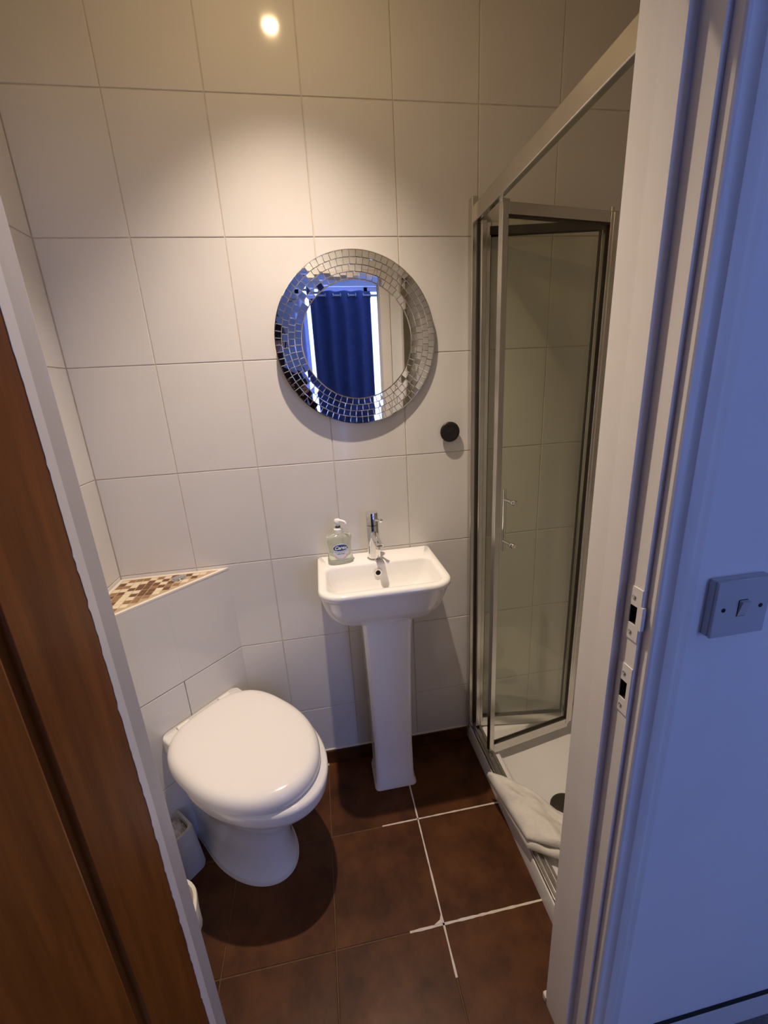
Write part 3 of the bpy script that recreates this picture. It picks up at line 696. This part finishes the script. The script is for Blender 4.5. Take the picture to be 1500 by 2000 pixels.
# ------------------------------------------------------------------ ceiling downlight
dl = thing('ceiling_light', 'recessed round downlight in the shower room ceiling', 'ceiling light', (LAMP.x, LAMP.y, HC))
bm = bmesh.new(); lathe(bm, [(.045, .0), (.045, -.004), (.040, -.006), (.026, -.006), (.021, -.001)], 40, cap0=False, cap1=False); obj('bezel', bm, 'chrome', dl, smooth=True)
bm = bmesh.new(); lathe(bm, [(.021, -.0005), (.021, -.003), (.0, -.0035)], 32, cap1=False); obj('lamp_glass', bm, 'lampglow', dl, smooth=True)
ld = bpy.data.lights.new('downlight_beam', 'SPOT'); lo = bpy.data.objects.new('downlight_beam', ld); C.objects.link(lo)
lo.location = (0, 0, -.012); lo.parent = dl
ld.energy = LAMP_W; ld.color = LAMP_COL; ld.spot_size = R(88.5); ld.spot_blend = 1.0; ld.shadow_soft_size = .018

# ------------------------------------------------------------------ bedroom curtain
ct = thing('window_curtain', 'navy eyelet curtain on a rod before the bedroom window', 'curtain', (1.16, -3.88, 2.40))
bm = bmesh.new(); NX = 150; x0, x1c = .84, 1.54; zs = [.10, .4, .8, 1.2, 1.6, 2.0, 2.3, 2.45]
cols_ = []
for i in range(NX+1):
    u = i/NX; x = x0+(x1c-x0)*u
    cols_.append([bm.verts.new((x-1.16, .035*math.sin(u*2*PI*4.0)*(1-.15*math.sin(z*2+u*5)), z-2.40)) for z in zs])
for i in range(NX):
    for k in range(len(zs)-1): bm.faces.new((cols_[i][k], cols_[i+1][k], cols_[i+1][k+1], cols_[i][k+1]))
o = obj('drape', bm, 'navy', ct, smooth=80); sm = o.modifiers.new('solid', 'SOLIDIFY'); sm.thickness = .003
bm = bmesh.new(); tube(bm, [(-.62, 0, 0), (1.1, 0, 0)], .014, 16); obj('rod', bm, 'satin', ct, smooth=True)
for i in range(9):
    u = i/8; bm = bmesh.new(); x = x0+(x1c-x0)*u-1.16
    ringp = [(x, .026*math.cos(2*PI*k/24), .026*math.sin(2*PI*k/24)) for k in range(25)]
    tube(bm, ringp, .006, 8); obj('eyelet', bm, 'chrome', ct, smooth=True)

# ------------------------------------------------------------------ photographer (seen in the mirror only) and phone
PX = .36
pe = thing('person', 'person in dark clothes taking the picture, a silhouette in the mirror', 'person', (PX, -1.83, 0))
def skin_body(name, verts, edges, radii, m, root=0, lv=1, parent=None):
    me = bpy.data.meshes.new(name); me.from_pydata(verts, edges, []); me.materials.append(M[m])
    o = bpy.data.objects.new(name, me); C.objects.link(o)
    if parent: o.parent = parent
    s = o.modifiers.new('skin', 'SKIN'); s.use_smooth_shade = True
    for i, r_ in enumerate(radii):
        rx, ry = r_ if isinstance(r_, tuple) else (r_, r_)
        me.skin_vertices[0].data[i].radius = (rx, ry)
    me.skin_vertices[0].data[root].use_root = True
    if lv: ss = o.modifiers.new('sub', 'SUBSURF'); ss.levels = lv; ss.render_levels = lv
    return o
# local frame: person faces +y; pelvis near origin
phx, phy, phz = CAM.x-PX, CAM.y+1.83, CAM.z      # phone position in the person's frame
V = [(0, 0, 1.00), (0, .0, 1.14), (0, .005, 1.32), (0, 0, 1.50), (0, .02, 1.60), (0, .04, 1.67), (0, .06, 1.78),
     (.10, 0, .94), (.105, .02, .52), (.11, -.02, .10), (.115, .09, .035), (.12, .17, .03),
     (-.10, 0, .94), (-.105, .02, .52), (-.11, -.02, .10), (-.115, .09, .035), (-.12, .17, .03),
     (.17, 0, 1.52), (.235, .06, 1.28), (phx+.075, phy-.075, phz-.085), (phx+.062, phy-.035, phz-.045),
     (-.17, 0, 1.52), (-.20, .09, 1.28), (phx-.075, phy-.085, phz-.085), (phx-.062, phy-.035, phz-.045)]
Eg = [(0, 1), (1, 2), (2, 3), (3, 4), (4, 5), (5, 6), (0, 7), (7, 8), (8, 9), (9, 10), (10, 11), (0, 12), (12, 13), (13, 14), (14, 15), (15, 16),
      (3, 17), (17, 18), (18, 19), (19, 20), (3, 21), (21, 22), (22, 23), (23, 24)]
Rd = [(.155, .11), (.145, .10), (.165, .115), (.13, .095), .062, .058, .085, .088, .06, .043, .045, .035, .088, .06, .043, .045, .035,
      .062, .045, .03, .028, .062, .045, .03, .028]
body = skin_body('body', V, Eg, Rd, 'shirt', 0, 2, pe)
# head
bm = bmesh.new(); bmesh.ops.create_uvsphere(bm, u_segments=40, v_segments=28, radius=1)
for v in bm.verts:
    x, y, z = v.co
    w_ = .078*(1-.22*max(0, -z)**1.5); yy = y*(.098 if y < 0 else .092)
    v.co = (x*w_, yy+(.008 if z < -.3 and y > 0 else 0), z*.118)
    if y > .75 and abs(x) < .28 and -.25 < z < .12: v.co.y += .020*(1-abs(x)/.28)*(1-(z+.06)**2*14 if abs(z+.06) < .26 else 0)
    if y > .6 and .1 < abs(x) < .55 and .0 < z < .25: v.co.y -= .006
hd = obj('head', bm, 'skin', pe, loc=(0, .065, 1.80), rot=(R(-18), 0, R(-10)), smooth=True)
for s in (-1, 1):
    bm = bmesh.new(); bmesh.ops.create_uvsphere(bm, u_segments=14, v_segments=10, radius=1)
    for v in bm.verts: v.co = Vector((s*(.079+v.co.x*.009), -.004+v.co.y*.017, -.005+v.co.z*.031))
    obj('ear', bm, 'skin', hd, smooth=True)
    bm = bmesh.new(); bmesh.ops.create_uvsphere(bm, u_segments=14, v_segments=10, radius=.0115)
    for v in bm.verts: v.co += Vector((s*.031, .079, .012))
    obj('eye', bm, 'whiteprint', hd, smooth=True)
bm = bmesh.new(); tube(bm, [(-.024, .088, -.052), (-.008, .095, -.050), (.008, .095, -.050), (.024, .088, -.052)], [.002, .005, .005, .002], 10); obj('mouth', bm, 'skin', hd, smooth=True)
bm = bmesh.new(); bmesh.ops.create_uvsphere(bm, u_segments=40, v_segments=28, radius=1)
bmesh.ops.delete(bm, geom=[v for v in bm.verts if (v.co.z < .28 and v.co.y > .35) or v.co.z < -.45], context='VERTS')
for v in bm.verts: v.co = Vector((v.co.x*.086, v.co.y*.106-.004, v.co.z*.127+.003))
o = obj('hair', bm, 'hair', hd, smooth=True); sm = o.modifiers.new('solid', 'SOLIDIFY'); sm.thickness = .008
# trousers follow the legs
TV = [(0, 0, 1.02), (.10, 0, .94), (.105, .02, .52), (.11, -.02, .09), (-.10, 0, .94), (-.105, .02, .52), (-.11, -.02, .09)]
skin_body('trousers', TV, [(0, 1), (1, 2), (2, 3), (0, 4), (4, 5), (5, 6)], [(.165, .12), .098, .072, .058, .098, .072, .058], 'trousers', 0, 2, pe)
# hands round the phone
FB = [(.0, .0), (.018, .003), (.036, .0), (.054, -.006)]
for s in (-1, 1):
    w0 = Vector((phx+s*.062, phy-.035, phz-.045))
    pv = [tuple(w0), tuple(w0+Vector((-s*.004, .018, .03)))]
    skin_body('palm', pv, [(0, 1)], [(.024, .013), (.026, .012)], 'skin', 0, 1, pe)
    for k in range(4):
        z = .0+k*.018; l = (.9, 1.0, .98, .82)[k]
        b0 = w0+Vector((-s*.002, .012, .004+z))
        pts = [b0, b0+Vector((s*.002, .026*l, .004)), b0+Vector((-s*.014*l, .040*l, .005)), b0+Vector((-s*.028*l, .038*l, .004))]
        skin_body('finger', [tuple(p) for p in pts], [(0, 1), (1, 2), (2, 3)], [.009, .0085, .0078, .0065], 'skin', 0, 1, pe)
    b0 = w0+Vector((-s*.008, -.004, .0))
    skin_body('thumb', [tuple(b0), tuple(b0+Vector((-s*.018, -.006, .020))), tuple(b0+Vector((-s*.030, .0, .042)))], [(0, 1), (1, 2)], [.012, .0105, .008], 'skin', 0, 1, pe)
ph_ = thing('phone', 'black phone held up by the person in the mirror', 'phone')
ph_.matrix_world = CM @ Matrix.Translation((0, -.055, .0135))
obj('phone_body', boxes((-.038, .038, -.080, .080, 0, .0085)), 'phone', ph_, bevel=.006)
ln = bmesh.new(); lathe(ln, [(.008, -.0), (.008, -.0015), (.006, -.0018)], 20, mtx=Matrix.Translation((0, .055, -.0002))); obj('lens', ln, 'lens', ph_, smooth=True)

# keep all glazed parts parented objects inside the view layer
bpy.context.view_layer.update()
